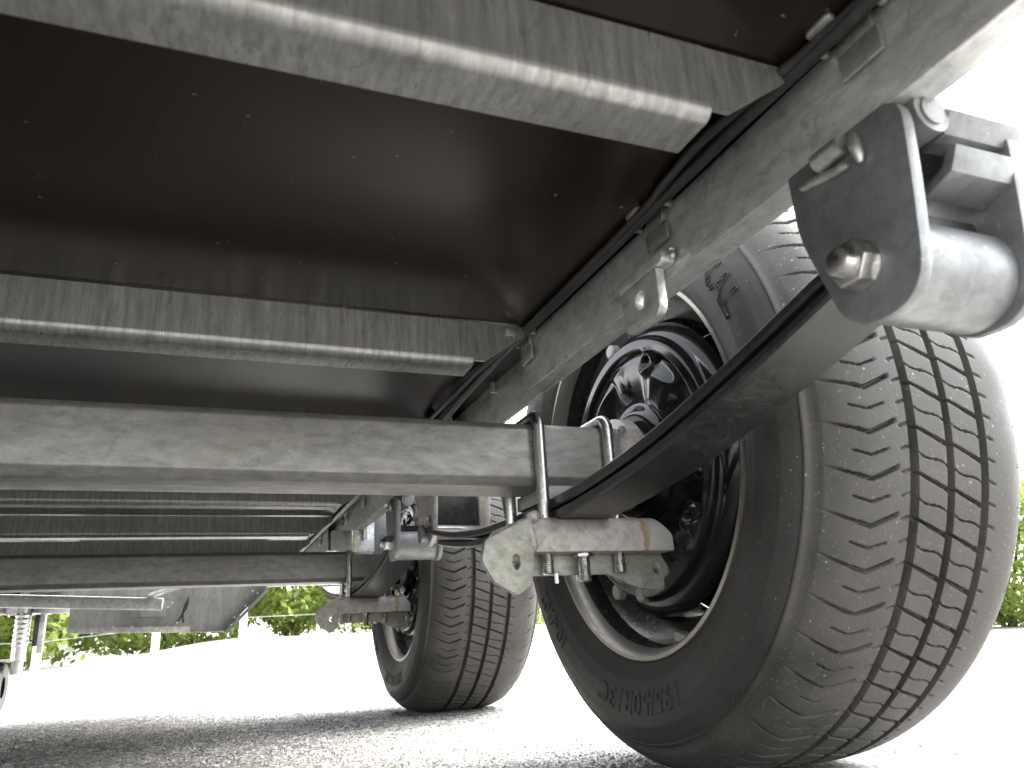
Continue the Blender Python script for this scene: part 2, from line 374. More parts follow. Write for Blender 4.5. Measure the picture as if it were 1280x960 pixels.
# clip tabs: tongue cut from the web, bent down and out, with its slot and a plug under the floor
for yc in (-.425, -.256, -.040, .24, .47, .69, .85, 1.18):
    bm = bmesh.new()
    t = prism([(yc - .014, .3315), (yc + .009, .3315), (yc + .009, .3445), (yc - .014, .3445)], 'x', XI - .0042, XI - .0022, bw=.0005); merge(bm, t)
    t = prism([(yc - .011, .3445), (yc + .008, .3445), (yc + .008, .3552), (yc - .011, .3552)], 'x', XI - .0042, XI - .0006, bw=.0005); merge(bm, t)
    t = bmesh.new(); box(t, (XI - .0078, yc - .020, .3515), (XI - .001, yc - .0165, .3562), .0006); merge(bm, t)
    t = bmesh.new(); box(t, (XI - .0078, yc + .0145, .3515), (XI - .001, yc + .018, .3562), .0006); merge(bm, t)
    o = rp('clip_tab', bm_mesh('clip_tab', bm), 'cut')
for yc in (-.420, -.2535, .24, .47, .69):
    poly = rounded([(-.1182, yc - .0075), (-.1125, yc - .0075), (-.1125, yc + .0075), (-.1182, yc + .0075)], .0027, 4)
    rp('floor_clip', bm_mesh('floor_clip', prism(poly, 'z', ZB - .0025, ZB - .0002, bw=.0006)), 'cut')
poly = rounded([(-.131, .3455), (-.121, .3455), (-.121, .3525), (-.131, .3525)], .0024, 3)
rp('floor_clip', bm_mesh('floor_clip', prism(poly, 'y', -.0645, -.0622, bw=.0006)), 'cut')
for y0 in (0.088, WB + .088):
    bm = bmesh.new(); tube(bm, [(-.0862, y0, .358), (-.0862, y0, .346)], .0033, 10); rp('rivet', bm_mesh('rivet', bm), 'rail')
# left rail, unseen from here, keeps the floor closed on its far side
part('side_rail', boxm('side_rail', (XL - .02, YB, ZR), (XL, YF, ZB + .06), .002), 'rail')
for yy in (YB, YF - .012):
    part('end_crossmember', boxm('end_crossmember', (XL + .001, yy, ZR + .03), (-.0845, yy + .012, ZB - .001), .001), 'rail')
# wing plate on the outside of the rail above the rear spring bracket
o = part('outer_wing_plate', bm_mesh('outer_wing_plate', prism(rounded([(-.079, -.64), (-.034, -.64), (-.034, -.452), (-.079, -.44)], .006, 3), 'z', .3285, .3325, bw=.0006)), 'rail')
bm = bmesh.new(); weld(bm, (-.079, -.62, .3275), (-.079, -.455, .3275), .003, 3); part('weld_bead', bm_mesh('weld_bead', bm), 'cut')

# lug with a hole, welded to the rail
lug = group_part('eye_lug')
poly = rounded([(-.262, .3135), (-.262, .2835), (-.219, .2835), (-.219, .3135)], [0, .009, .009, 0], 5)
bm = prism(poly, 'x', XI - .0105, XI - .0045, holes=[(-.2415, .3005, .0062)], bw=.0006)
add('lug_plate', bm_mesh('lug_plate', bm), 'rail', lug)
add('lug_root', bm_mesh('lug_root', prism(rounded([(-.270, .3145), (-.216, .3145), (-.216, .3225), (-.270, .3225)], .003, 3), 'x', XI - .0105, XI - .0005, bw=.001)), 'rail', lug)
def beads(parent, m, *ws):
    for w_ in ws:
        n_ = bmesh.new(); weld(n_, *w_); add('weld_bead', bm_mesh('weld_bead', n_), m, parent)
beads(lug, 'cut', ((XI - .004, -.2715, .3155), (XI - .004, -.2715, .3235), .0026, 1), ((XI - .003, -.213, .3235), (XI - .003, -.213, .307), .0028, 2))

# cables and edge trim along the rail
def cable(pts, r, name='brake_cable'):
    bm = bmesh.new(); tube(bm, curve_pts(pts, 8), r, 10); return part(name, bm_mesh(name, bm, 0), 'cable')
cable([(-0.1090, -.655, .3525), (-0.1090, -.60, .3520), (-0.1095, -.45, .3515), (-0.1110, -.40, .3500), (-0.1135, -.36, .3490), (-0.1130, -.32, .3495), (-0.1100, -.27, .3525), (-0.1095, -.20, .3528), (-0.1095, -.06, .3530), (-0.1115, .02, .350), (-0.1155, .10, .343), (-0.1165, .16, .338), (-0.1135, .24, .343), (-0.1095, .30, .3525), (-0.1095, .7, .3525), (-0.1095, 1.2, .3525), (-0.1095, 1.5, .3525)], .0037)
cable([(-0.1120, -.655, .3525), (-0.1110, -.55, .3535), (-0.1110, -.43, .3535), (-0.1185, -.37, .3515), (-0.1225, -.335, .3510), (-0.1175, -.29, .353), (-0.1135, -.25, .3535), (-0.1125, -.05, .3536), (-0.1175, .05, .352), (-0.1235, .14, .346), (-0.1195, .23, .350), (-0.1125, .33, .353), (-0.1125, 1.5, .3535)], .0029)
cable([(-.1060, -.655, .3562), (-.1060, 0, .3562), (-.1060, 1.0, .3562), (-.1060, 1.5, .3562)], .0030, 'edge_seal')

# rear spring bracket and centre bracket
def bracket(y0, full=True):
    b = group_part('spring_bracket')
    prof = rounded([(-.3695, .3105), (-.3695, .277), (-.388, .2195), (-.4285, .2195), (-.4345, .268), (-.4385, .3105)], [.0, .012, .018, .022, .01, .014], 7)
    prof = [(y + y0, z) for y, z in prof]
    for x in (XI - .0005, -.037):
        add('cheek_plate', bm_mesh('cheek_plate', prism(prof, 'x', x, x + .0065, bw=.0011)), 'bracket', b)
    # curved wrap between the cheeks, low round the bolt
    pr_ = []
    for a in np.linspace(R(200), R(-85), 18): pr_.append((-.4035 + y0 - .0225 * math.cos(a - PI), .2455 - .0225 * math.sin(a - PI)))
    outer = [(-.4035 + y0 + .0235 * math.cos(a), .2445 + .0235 * math.sin(a)) for a in np.linspace(R(140), R(330), 22)]
    inner = [(-.4035 + y0 + .0195 * math.cos(a), .2445 + .0195 * math.sin(a)) for a in np.linspace(R(330), R(140), 22)]
    add('roller_wrap', bm_mesh('roller_wrap', prism(outer + inner, 'x', -.0935, -.0375), 30), 'bracket', b)
    # folded back plate with two ridges
    zz = [(-.4330, .3135), (-.4405, .306), (-.4345, .2975), (-.4290, .2965), (-.4385, .2895), (-.4335, .2795), (-.4180, .2745), (-.4180, .2785), (-.4295, .2835), (-.4330, .2895), (-.4230, .2955), (-.4230, .2995), (-.4305, .3015), (-.4345, .3065), (-.4290, .3135)]
    add('back_plate', bm_mesh('back_plate', prism([(y + y0, z) for y, z in zz], 'x', -.0735, -.0282, bw=.0006), 30), 'bracket', b)
    bm = bmesh.new(); tube(bm, [(-.0835, -.4385 + y0, .3035), (-.0835, -.4395 + y0, .3035)], .0064, 20); tube(bm, [(-.0835, -.4385 + y0, .3035), (-.0835, -.375 + y0, .3035)], .0098, 24)
    add('pin', bm_mesh('pin', bm), 'bracket', b)
    n = bmesh.new(); hexnut(n, (XI - .0058, -.402 + y0, .2460), (1, 0, 0), .0108, .0092)
    tube(n, [(XI - .0005, -.402 + y0, .2460), (XI - .0022, -.402 + y0, .2460)], .0112, 24); add('nut', bm_mesh('nut', n, 30), 'bolt', b)
    n = bmesh.new(); thread(n, (XI - .008, -.402 + y0, .2460), (-1, 0, 0), .0062, .0085, .0017, 18); add('bolt', bm_mesh('bolt', n, 60), 'bolt', b)
    # cross tube stub and weld where the bracket meets the rail
    n = bmesh.new(); tube(n, [(XI - .004, -.3925 + y0, .3035), (XI - .004, -.409 + y0, .3035)], .0048, 14); add('stub', bm_mesh('stub', n), 'cut', b)
    beads(b, 'cut', ((XI - .003, -.414 + y0, .3055), (XI - .003, -.4145 + y0, .2905), .0030, 5), ((XI - .0025, -.408 + y0, .293), (XI - .0015, -.378 + y0, .2995), .0026, 6), ((-.031, -.375 + y0, .3115), (-.031, -.43 + y0, .3115), .0032, 8))
    add('top_pad', boxm('top_pad', (XI + .0005, -.432 + y0, ZR - .0015), (-.0305, -.372 + y0, ZR - .0001), .0004), 'bracket', b)
    return b
bracket(0.0); bc = bracket(WB)
add('rubber_block', bm_mesh('rubber_block', prism(rounded([(-.074, .2455), (-.0125, .2455), (-.0125, .300), (-.074, .300)], .009, 4), 'y', .362, .41, bw=.003)), 'rubber_block', bc)
add('eye_cheek', bm_mesh('eye_cheek', prism(rounded([(.33, .3105), (.338, .235), (.365, .222), (.40, .235), (.43, .3105)], .012, 4), 'x', -.0815, -.0755, bw=.0008)), 'plate', bc)
add('eye_cheek', bm_mesh('eye_cheek', prism(rounded([(.33, .3105), (.338, .245), (.365, .228), (.40, .235), (.43, .3105)], .012, 4), 'x', -.009, -.003, bw=.0008)), 'plate', bc)
n = bmesh.new(); weld(n, (-.084, .352, .262), (-.084, .352, .246), .005, 9); add('weld_bead', bm_mesh('weld_bead', n), 'cut', bc)
n = bmesh.new(); tube(n, [(-.092, .365, .240), (.0, .365, .240)], .012, 18); add('eye_bush', bm_mesh('eye_bush', n), 'bracket', bc)

# stepped stop bracket hung from the rail behind the front axle
bs = group_part('stop_bracket')
add('stop_plate', bm_mesh('stop_plate', prism(rounded([(-.138, .2740), (-.1005, .2740), (-.1005, .309), (-.138, .3095)], .003, 3), 'y', .800, .804, bw=.0006)), 'front', bs)
add('stop_plate', bm_mesh('stop_plate', prism(rounded([(-.0985, .2700), (-.0600, .2700), (-.0600, .3300), (-.0815, .3300), (-.0985, .3150)], .003, 3), 'y', .796, .800, bw=.0006)), 'rail', bs)
add('stop_plate', bm_mesh('stop_plate', prism(rounded([(-.0595, .2660), (-.0300, .2660), (-.0300, .3600), (-.0595, .3600)], .003, 3), 'y', .806, .812, bw=.0006)), 'bracket', bs)
n = bmesh.new(); tube(n, [(-.0800, .790, .325), (-.0800, .790, .292)], .0042, 12); add('stud', bm_mesh('stud', n), 'bolt', bs)

# axles with U-bolts and clamp plates; leaf springs
SY = [-.385, -.358, -.326, -.281, -.2375, -.187, -.140, -.086, -.040, .050, .142, .20, .254, .304, .352]
SZ = [.2690, .2620, .2540, .2437, .2343, .2254, .2196, .2147, .2125, .2122, .2147, .2200, .2269, .2361, .2465]
def leaf_mesh(y0, y1, off, th0, th1, w0=-.088, w1=-.040):
    ys_ = np.linspace(y0, y1, 56); top = np.interp(ys_, SY, SZ)
    k = np.ones(5) / 5; pad = np.pad(top, 2, 'edge'); pad[:2] = 2 * top[0] - top[2:0:-1]; pad[-2:] = 2 * top[-1] - top[-2:-4:-1]
    top = np.convolve(pad, k, 'valid')
    th = th1 + (th0 - th1) * (1 - np.clip(np.abs(ys_) / .36, 0, 1) ** 1.5)
    bm = bmesh.new(); rings = []; c = .0016
    for y, z, t in zip(ys_, top, th):
        z -= off
        ring = [(w0, z - c), (w0 + c, z), (w1 - c, z), (w1, z - c), (w1, z - t + c), (w1 - c, z - t), (w0 + c, z - t), (w0, z - t + c)]
        rings.append([bm.verts.new((x, y, q)) for x, q in ring])
    for a, b in zip(rings, rings[1:]):
        for j in range(8): bm.faces.new((a[j], a[(j + 1) % 8], b[(j + 1) % 8], b[j]))
    bm.faces.new(rings[0]); bm.faces.new(rings[-1][::-1]); return bm_mesh('leaf', bm, 40)
l1 = leaf_mesh(-.415, .352, 0, .0088, .0068); l2 = leaf_mesh(-.378, .30, .0106, .0090, .0068)
def hexprism_prof(h=.0335, c=.013):
    return rounded([(-.031, -.0205), (-.0245, -.0277), (.0245, -.0277), (.031, -.0205), (.031, .0215), (.0255, .0275), (-.0255, .0275), (-.031, .0215)], .0014, 3)
AZ = .2525
axle_me = bm_mesh('axle_beam', prism([(y, AZ + z) for y, z in hexprism_prof()], 'x', XL - .05, -.012), 30)
def ubolt(x):
    hy, zt, zb, r = .0372, AZ + .0335, .150, .0052; pts = [(x, -hy, zb + .02), (x, -hy, zt - .012)]
    for a in np.linspace(0, PI / 2, 7)[1:]: pts.append((x, -hy + .012 * (1 - math.cos(a)), zt - .012 + .012 * math.sin(a)))
    pts += [(x, p[1] * -1, p[2]) for p in pts[::-1]]
    bm = bmesh.new(); tube(bm, pts, r, 14)
    for s in (-1, 1): thread(bm, (x, s * hy, zb + .021), (0, 0, -1), r, .022)
    return bm_mesh('u_bolt', bm, 50)
ub1, ub2 = ubolt(-.0945), ubolt(-.0275)
def clamp_mesh():
    prof = rounded([(-.052, .1665), (-.052, .187), (-.045, .1962), (.045, .1962), (.052, .187), (.052, .1665)], [.001, .008, .01, .01, .008, .001], 5)
    bm = prism(prof, 'x', -.1135, .0185)
    for v in bm.verts:                                    # chamfer of the outer top corner
        if v.co.x > 0 and v.co.z > .18: v.co.x -= (v.co.z - .18) * .9
    bevel_e = [e for e in bm.edges if len(e.link_faces) == 2 and e.calc_face_angle(0) > R(60)]
    bmesh.ops.bevel(bm, geom=bevel_e, offset=.0022, segments=2, affect='EDGES', clamp_overlap=True); return bm_mesh('clamp_bar', bm, 40)
cl_me = clamp_mesh()
tail = rounded([(-.106, .1662), (-.106, .150), (-.036, .150), (-.008, .1380), (.014, .1355), (.0290, .146), (.0305, .1662)], [0, .002, .003, .004, .008, .006, 0], 5)
tail_me = bm_mesh('tail_plate', prism(tail, 'y', -.030, -.025, holes=[(.0125, .1545, .0035, .0058)], bw=.0006))
wing = rounded([(-.1135, .1945), (-.1540, .1760), (-.1575, .160), (-.1480, .1440), (-.1290, .1335), (-.1165, .1420), (-.1135, .166)], [.003, .003, .004, .003, .003, .004, .003], 3)
wing_me = bm_mesh('wing_plate', prism(wing, 'y', -.0545, -.0485, holes=[(-.1290, .1590, .0034, .0062)], bw=.0008))
n = bmesh.new(); thread(n, (-.0645, -.043, .166), (0, 0, -1), .0052, .024); hexnut(n, (-.0645, -.043, .1645), (0, 0, 1), .0085, .0032); stud_me = bm_mesh('centre_stud', n, 50)
n = bmesh.new(); tube(n, [(-.0905, -.044, .150), (-.0905, -.044, .1425)], .0022, 8); drip_me = bm_mesh('zinc_drip', n)
pad_me = boxm('spring_seat', (-.090, -.032, .2124), (-.032, .032, .2247), .001)
for yc in (0.0, WB):
    ax = group_part('axle', (0, yc, 0)); add('axle_beam', axle_me, 'axle', ax)
    add('u_bolt', ub1, 'bolt', ax); add('u_bolt', ub2, 'bolt', ax); add('spring_seat', pad_me, 'axle', ax)
    ft = lathe_mesh('stub_flange', [(-.012, .0), (-.012, .033), (-.004, .043), (.008, .043), (.012, .036), (.030, .036)], 48)
    add('stub_flange', ft, 'plate', ax, (0, 0, .252))
    n = bmesh.new(); hexnut(n, (0, 0, 0), (1, 0, 0), .0062, .006); fb = bm_mesh('flange_bolt', n)
    for a in (-40, -130, 140, 50): add('flange_bolt', fb, 'bolt', ax, (-.0085, -.037 * math.cos(R(a)), .252 - .037 * math.sin(R(a))))
    cl = group_part('spring_clamp', (0, yc, 0))
    add('clamp_bar', cl_me, 'clamp', cl); add('tail_plate', tail_me, 'wing', cl); add('wing_plate', wing_me, 'wing', cl); beads(cl, 'plate', ((-.1165, -.0505, .1945), (-.106, -.0505, .1945), .0052, 11), ((-.1145, -.0515, .188), (-.1125, -.0515, .167), .0042, 12))
    add('centre_stud', stud_me, 'bolt', cl); add('zinc_drip', drip_me, 'bolt', cl); pass
    sp = group_part('leaf_spring', (0, yc, 0)); add('leaf', l1, 'spring', sp); add('leaf', l2, 'spring', sp)

# ------------------------------------------------------------------ wheels
XC, RC = .104, .2680
g1, g2, g3 = .0715, .104, .1365
def tyre_mesh(NS=2000):
    ctl = np.array([(.0165, .1705), (.0105, .1745), (.006, .180), (.000, .190), (-.0035, .202), (-.0045, .214), (-.0025, .226), (.002, .235), (.0048, .2388), (.0042, .2402), (.0052, .2412), (.0088, .2418), (.0100, .2432), (.0125, .2468)])
    d = np.r_[0, np.cumsum(np.hypot(*np.diff(ctl, axis=0).T))]; tt = np.linspace(0, d[-1], 64)
    side = np.stack([np.interp(tt, d, ctl[:, 0]), np.interp(tt, d, ctl[:, 1])], -1)
    for _ in range(2): side[1:-7] = (side[:-8] + 2 * side[1:-7] + side[2:-6]) / 4 if False else side[1:-7]
    tx = np.arange(.0125, .1956, .0010); u = np.abs(tx - XC) / (XC - .0125)
    tr = RC - .0195 * (.16 * u ** 2 + .84 * u ** 6)
    prof = np.concatenate([side[:-1], np.stack([tx, tr], -1), np.stack([2 * XC - side[:-1, 0], side[:-1, 1]], -1)[::-1]])
    n = len(prof); th = np.linspace(0, 2 * PI, NS, endpoint=False); X = np.repeat(prof[None, :, 0], NS, 0); Rr = np.repeat(prof[None, :, 1], NS, 0)
    NP = 55; p = 2 * PI * RC / NP; s = (th * RC)[:, None] + 0 * X
    def per(v): return np.abs((v + p / 2) % p - p / 2)
    D = np.zeros_like(X)
    def cut(dist, hw, depth, mask=1.0):
        nonlocal D
        D = np.maximum(D, depth * (1 - sm(hw * .80, hw * 1.15, dist)) * mask)
    tread = sm(.0115, .0135, X) * (1 - sm(.1945, .1965, X))
    for gq in (g1, g2, g3): cut(np.abs(X - gq), .0031, .0078)
    for a, b, ph in ((g1, g2, 0.0), (g2, g3, .35)):
        m = (sm(a + .001, a + .003, X) * (1 - sm(b - .003, b - .001, X))); q = (X - a) / (b - a)
        cut(per(s - ph * p - q * .0135), .0009 + .0008 * q, .0052, m)
        cut(per(s - (ph + .5) * p - q * .0145 - .0019 * np.sin(q * 2 * PI * 1.0)), .0006, .0026, m)
    for mir in (0, 1):
        x = X if not mir else 2 * XC - X; sh = s + (.3 * p if mir else 0)
        f = np.interp(x, [.008, .0125, .038, .060], [-.005, -.0015, .0065, -.0030])
        m = sm(.0085, .030, x) * (1 - sm(.0575, .0590, x)) if not mir else sm(.0085, .0105, x) * (1 - sm(.030, .032, x))
        cut(per(sh - f), .0014 - .0005 * (x < .03), .0046, m)
        m2 = sm(.026, .028, x) * (1 - sm(.0505, .052, x)); f2 = np.interp(x, [.026, .038, .052], [.0025, .0060, .0012])
        cut(per(sh - f2 - p / 2), .0007, .0028, m2 * (1 - mir))
        m3 = sm(.0600, .0615, x) * (1 - sm(.0665, .068, x))
        D = np.maximum(D, .0018 * m3 * (1 - sm(.0006, .0012, np.abs((sh - .25 * p + .35 * x + p / 4) % (p / 2) - p / 4))))
    Rr = Rr - D
    Yv = -np.cos(th)[:, None] * Rr; Zv = -np.sin(th)[:, None] * Rr
    low = np.clip(-Zv - .200, 0, .06) / .06                 # the loaded sidewall bulges a little at the ground
    X = X + low * .006 * np.where(X < .03, -1, np.where(X > .178, 1, 0)) * np.clip((RC - Rr) / .03, 0, 1)
    Zv = np.maximum(Zv, -.2655)
    V = np.stack([X, Yv, Zv], -1).reshape(-1, 3)
    i = np.arange(NS)[:, None]; j = np.arange(n - 1)[None]; k = (i + 1) % NS
    F = np.stack([i * n + j, i * n + j + 1, k * n + j + 1, k * n + j], -1).reshape(-1, 4)
    me = mesh_np('tyre', V, F); smooth(me, 42)
    me.materials.append(MAT['tread']); me.materials.append(MAT['sidewall'])
    mi = np.zeros((NS, n - 1), np.int32); xm = prof[:-1, 1]; mi[:, xm < .2410] = 1
    me.polygons.foreach_set('material_index', mi.ravel()); return me
tyre_me = tyre_mesh()
# raised sidewall lettering: text bent round the tyre, tops outwards
def lettering(txt, r0, h, th0, bold=0.0, name='sidewall_lettering', outline=False):
    cu = bpy.data.curves.new('txt', 'FONT'); cu.body = txt; cu.size = 1.0; cu.extrude = 0.02; cu.offset = bold; cu.resolution_u = 3
    if outline: cu.fill_mode = 'NONE'; cu.extrude = 0; cu.bevel_depth = .022; cu.bevel_resolution = 1
    ob = bpy.data.objects.new('txt', cu); COL.objects.link(ob); dg = bpy.context.evaluated_depsgraph_get()
    me = bpy.data.meshes.new_from_object(ob.evaluated_get(dg)); bpy.data.objects.remove(ob); bpy.data.curves.remove(cu)
    nv = len(me.vertices); c = np.empty(nv * 3, np.float32); me.vertices.foreach_get('co', c); c = c.reshape(-1, 3)
    r = r0 + c[:, 1] * h / .7; th = R(th0) + c[:, 0] * h / .7 / r0
    xs = np.interp(r, [.182, .190, .202, .214, .226, .235], [.0045, .000, -.0035, -.0045, -.0025, .002])
    xs = xs - low_b(r, th)
    V = np.stack([xs - .0004 - c[:, 2] * .04, -np.cos(th) * r, -np.sin(th) * r], -1)
    me.vertices.foreach_set('co', V.astype(np.float32).ravel()); me.update(); me.name = name; smooth(me, 40); return me
def low_b(r, th):
    return np.clip(np.sin(th) * r - .200, 0, .06) / .06 * .006 * np.clip((RC - r) / .03, 0, 1)
let1 = lettering('195/50R13C', .1985, .0185, 70, .010)
let2 = lettering('104/102', .2000, .0150, 130, .010)
let3 = lettering('NAL', .203, .022, -37, 0, 'sidewall_lettering', True)
# steel rim
rim_me = lathe_mesh('rim', [(.0125, .1768), (.0095, .1745), (.0093, .1712), (.0125, .1688), (.019, .1660), (.030, .1640), (.0415, .1628), (.0475, .1560), (.0530, .1440), (.060, .1400), (.085, .1395), (.120, .1410), (.135, .1545), (.150, .1590), (.190, .1620), (.198, .170), (.199, .1745), (.196, .176), (.192, .168), (.150, .163), (.133, .160), (.118, .1455), (.060, .1445), (.050, .159), (.042, .1668), (.020, .1695), (.0150, .172), (.0145, .176)], 128, True, 30)
lip_me = lathe_mesh('rim_lip', [(.0105, .1752), (.0084, .1742), (.0082, .1708), (.0112, .1682), (.0180, .1652), (.0230, .1641), (.0235, .1646), (.0185, .1660), (.0120, .1688), (.0092, .1712), (.0094, .1744)], 128, True, 30)
disc_me = lathe_mesh('wheel_disc', [(.1195, .1405), (.142, .128), (.150, .110), (.140, .085), (.128, .070), (.128, .040), (.131, .040), (.131, .071), (.143, .087), (.154, .111), (.146, .131), (.1225, .1412)], 96, True, 40)
drum_me = lathe_mesh('brake_drum', [(.030, .104), (.036, .110), (.085, .110), (.095, .10), (.100, .06), (.125, .055), (.125, .0)], 72)
def backplate():
    NR, NA = 72, 288; r = np.linspace(.036, .1385, NR); a = np.linspace(0, 2 * PI, NA, endpoint=False); A, Rr = np.meshgrid(a, r, indexing='ij')
    h = np.zeros_like(A)
    h += .006 * sm(.106, .111, Rr) * (1 - sm(.1195, .1245, Rr))                 # outer raised ring
    h += .009 * (1 - sm(.048, .060, Rr))                                      # boss
    def ang(c): return (A - R(c) + 6 * (Rr - .08) * math.sin(c) + PI) % (2 * PI) - PI
    for c, wd, ht, r0, r1 in ((-48, .34, .012, .062, .096), (-98, .10, .006, .070, .104), (-140, .38, .010, .058, .1), (15, .12, .006, .07, .1), (70, .36, .011, .06, .098), (150, .24, .009, .06, .1)):
        h += .6 * ht * np.exp(-(ang(c) / wd) ** 4) * sm(r0 - .006, r0 + .006, Rr) * (1 - sm(r1 - .008, r1 + .006, Rr))
    for c, rr in ((-66, .098), (118, .098), (40, .099)):                      # round pockets that hold the plugs
        dd = np.hypot(Rr * np.cos(A) - rr * math.cos(R(c)), Rr * np.sin(A) - rr * math.sin(R(c))); h += .006 * (1 - sm(.010, .016, dd)) - .007 * (1 - sm(.004, .0075, dd))
    X = .0245 - h + .004 * sm(.1195, .126, Rr) + .012 * (np.clip(Rr - .1245, 0, 1) / .014) ** 2
    V = np.stack([X, -np.cos(A) * Rr, -np.sin(A) * Rr], -1).reshape(-1, 3)
    i = np.arange(NA)[:, None]; j = np.arange(NR - 1)[None]; k = (i + 1) % NA
    me = mesh_np('back_plate', V, np.stack([i * NR + j, i * NR + j + 1, k * NR + j + 1, k * NR + j], -1).reshape(-1, 4)); smooth(me, 0); return me
bp_me = backplate()
plug_me = lathe_mesh('plug', [(-.0045, 0), (-.0045, .0055), (-.0030, .0075), (.004, .0078)], 28)
n = bmesh.new(); hexnut(n, (0, 0, 0), (1, 0, 0), .0085, .009); thread(n, (-.004, 0, 0), (-1, 0, 0), .005, .016, .002); nut_me = bm_mesh('adjuster_bolt', n, 40)
n = bmesh.new(); box(n, (-.006, -.012, -.004), (.006, .012, .004), .002); wt_me = bm_mesh('balance_weight', n)
def wheel(loc, parent=trailer, sub=Vector((0, 0, 0)), braked=True):
    wv = empty('wheel', Vector(loc) + sub, parent)
    add('tyre', tyre_me, None, wv); add('rim', rim_me, 'rim', wv); add('rim_lip', lip_me, 'lip', wv); add('wheel_disc', disc_me, 'rim', wv)
    for m_ in (let1, let2, let3): add('sidewall_lettering', m_, 'sidewall', wv)
    if braked:
        add('back_plate', bp_me, 'black', wv); add('brake_drum', drum_me, 'black', wv)
        for y, z in ((.0235, .1240), (.058, -.1115), (.0145, -.1165)): add('plug', plug_me, 'plug', wv, (.0225, y, z))
        add('adjuster_bolt', nut_me, 'black', wv, (-.005, -.043, -.029))
    o = add('balance_weight', wt_me, 'plug', wv, (.030, -.038, -.1575)); o.rotation_euler = (R(13), 0, 0)
    return wv
for yc in (0.0, WB):
    wheel((0, yc, .252), sub=TINV)
    lw = wheel((-1.70, yc, .252), sub=TINV); lw.rotation_euler = (0, 0, PI)

# ------------------------------------------------------------------ front of the trailer
fp = group_part('front_panel')  # panel, drawbar arm and jockey tube: earlier coordinates scaled about the camera, baked in
poly = [(-.181, .352), (-.181, .275), (-.2808, .1678), (-.4916, .1754), (-.640, .1805), (-.640, .352)]
add('panel_sheet', bm_mesh('panel_sheet', prism(poly, 'y', 1.611, 1.6135)), 'front', fp)
a = Vector((-.181, 0, .275)); b = Vector((-.2808, 0, .1678)); dd = (b - a).normalized(); nn = Vector((dd.z, 0, -dd.x))
q = [a - nn * .001, b - nn * .001, b - nn * .009, a - nn * .009]
add('edge_angle', bm_mesh('edge_angle', prism([(v.x, v.z) for v in q], 'y', 1.589, 1.6105, bw=.0006)), 'bracket', fp)
add('edge_angle', bm_mesh('edge_angle', prism([(-.181, .2755), (-.190, .2755), (-.190, .350), (-.181, .350)], 'y', 1.589, 1.6105)), 'bracket', fp)
add('bottom_lip', bm_mesh('bottom_lip', prism([(-.2815, .1678), (-.360, .1706), (-.360, .1750), (-.2815, .1722)], 'y', 1.590, 1.6105)), 'bracket', fp)
add('bottom_lip', bm_mesh('bottom_lip', prism([(-.3615, .1706), (-.640, .1805), (-.640, .1936), (-.365, .1850)], 'y', 1.600, 1.6105, bw=.0007)), 'rail', fp)
add('gusset_plate', boxm('gusset_plate', (-.505, 1.604, .212), (-.424, 1.6103, .250), .0015), 'front', fp)
for x, z in ((-.202, .262), (-.231, .231), (-.257, .203), (-.416, .187), (-.395, .196), (-.457, .188), (-.498, .1895), (-.54, .191), (-.409, .245), (-.419, .235), (-.215, .269)):
    n = bmesh.new(); tube(n, [(x, 1.5988, z), (x, 1.610, z)], .0024, 8); add('rivet', bm_mesh('rivet', n), 'white_post', fp)
n = bmesh.new(); tube(n, curve_pts([(-.369, 1.605, .263), (-.3715, 1.598, .248), (-.376, 1.60, .231), (-.3826, 1.604, .217), (-.390, 1.605, .203), (-.398, 1.605, .195)], 5), .0024, 8); add('wire_loop', bm_mesh('wire_loop', n, 0), 'cable', fp)
n = bmesh.new(); tube(n, curve_pts([(-.369, 1.6035, .263), (-.376, 1.595, .246), (-.381, 1.599, .227), (-.3826, 1.6035, .216), (-.380, 1.605, .195)], 5), .0024, 8); add('wire_loop', bm_mesh('wire_loop', n, 0), 'cable', fp)
# drawbar arms, coupling, jockey wheel
db = group_part('drawbar')
def beam(p0, p1, w_, h_):
    p0 = Vector(p0); p1 = Vector(p1); n = bmesh.new(); d = p1 - p0; box(n, (-w_ / 2, 0, -h_ / 2), (w_ / 2, d.length, h_ / 2), .004, 3)
    bmesh.ops.transform(n, matrix=Matrix.Translation(p0) @ d.to_track_quat('Y', 'Z').to_matrix().to_4x4(), verts=n.verts); return bm_mesh('drawbar_arm', n)
add('drawbar_arm', beam((-.43, 1.615, .2364), (-.816, 2.256, .2827), .036, .030), 'rail', db)
add('drawbar_arm', beam((-1.27, 1.615, .2364), (-.884, 2.256, .2827), .036, .030), 'rail', db)
add('cross_bar', beam((-.43, 1.578, .240), (-1.27, 1.578, .288), .026, .030), 'rail', db)
add('brace', beam((-.300, 1.40, .300), (-.46, 1.575, .262), .022, .010), 'rail', db)
add('coupling_tube', beam((-.85, 2.18, .286), (-.85, 2.62, .31), .06, .05), 'rail', db)
jw = group_part('jockey_wheel', (-.833, 2.187, 0))
n = bmesh.new(); pts = []; rad = []
for i in range(60):
    z = .269 - i * .00235; pts.append((0.0, 0, z)); rad.append(.0200 + (.0022 if (i // 3) % 2 else 0) * (i < 44))
tube(n, pts, .02, 16, True, rad); tube(n, [(0, 0, .46), (0, 0, .2692)], .017, 14); add('ribbed_tube', bm_mesh('ribbed_tube', n, 50), 'bolt', jw)
add('inner_tube', bm_mesh('inner_tube', tube(bmesh.new(), [(0, 0, .131), (0, 0, .092)], .016, 14)), 'front', jw)
add('clamp_handle', boxm('clamp_handle', (.031, -.007, .169), (.043, .008, .262), .003), 'cable', jw)
add('clamp_bracket', boxm('clamp_bracket', (.0445, -.008, .148), (.061, .014, .269), .003), 'bolt', jw)
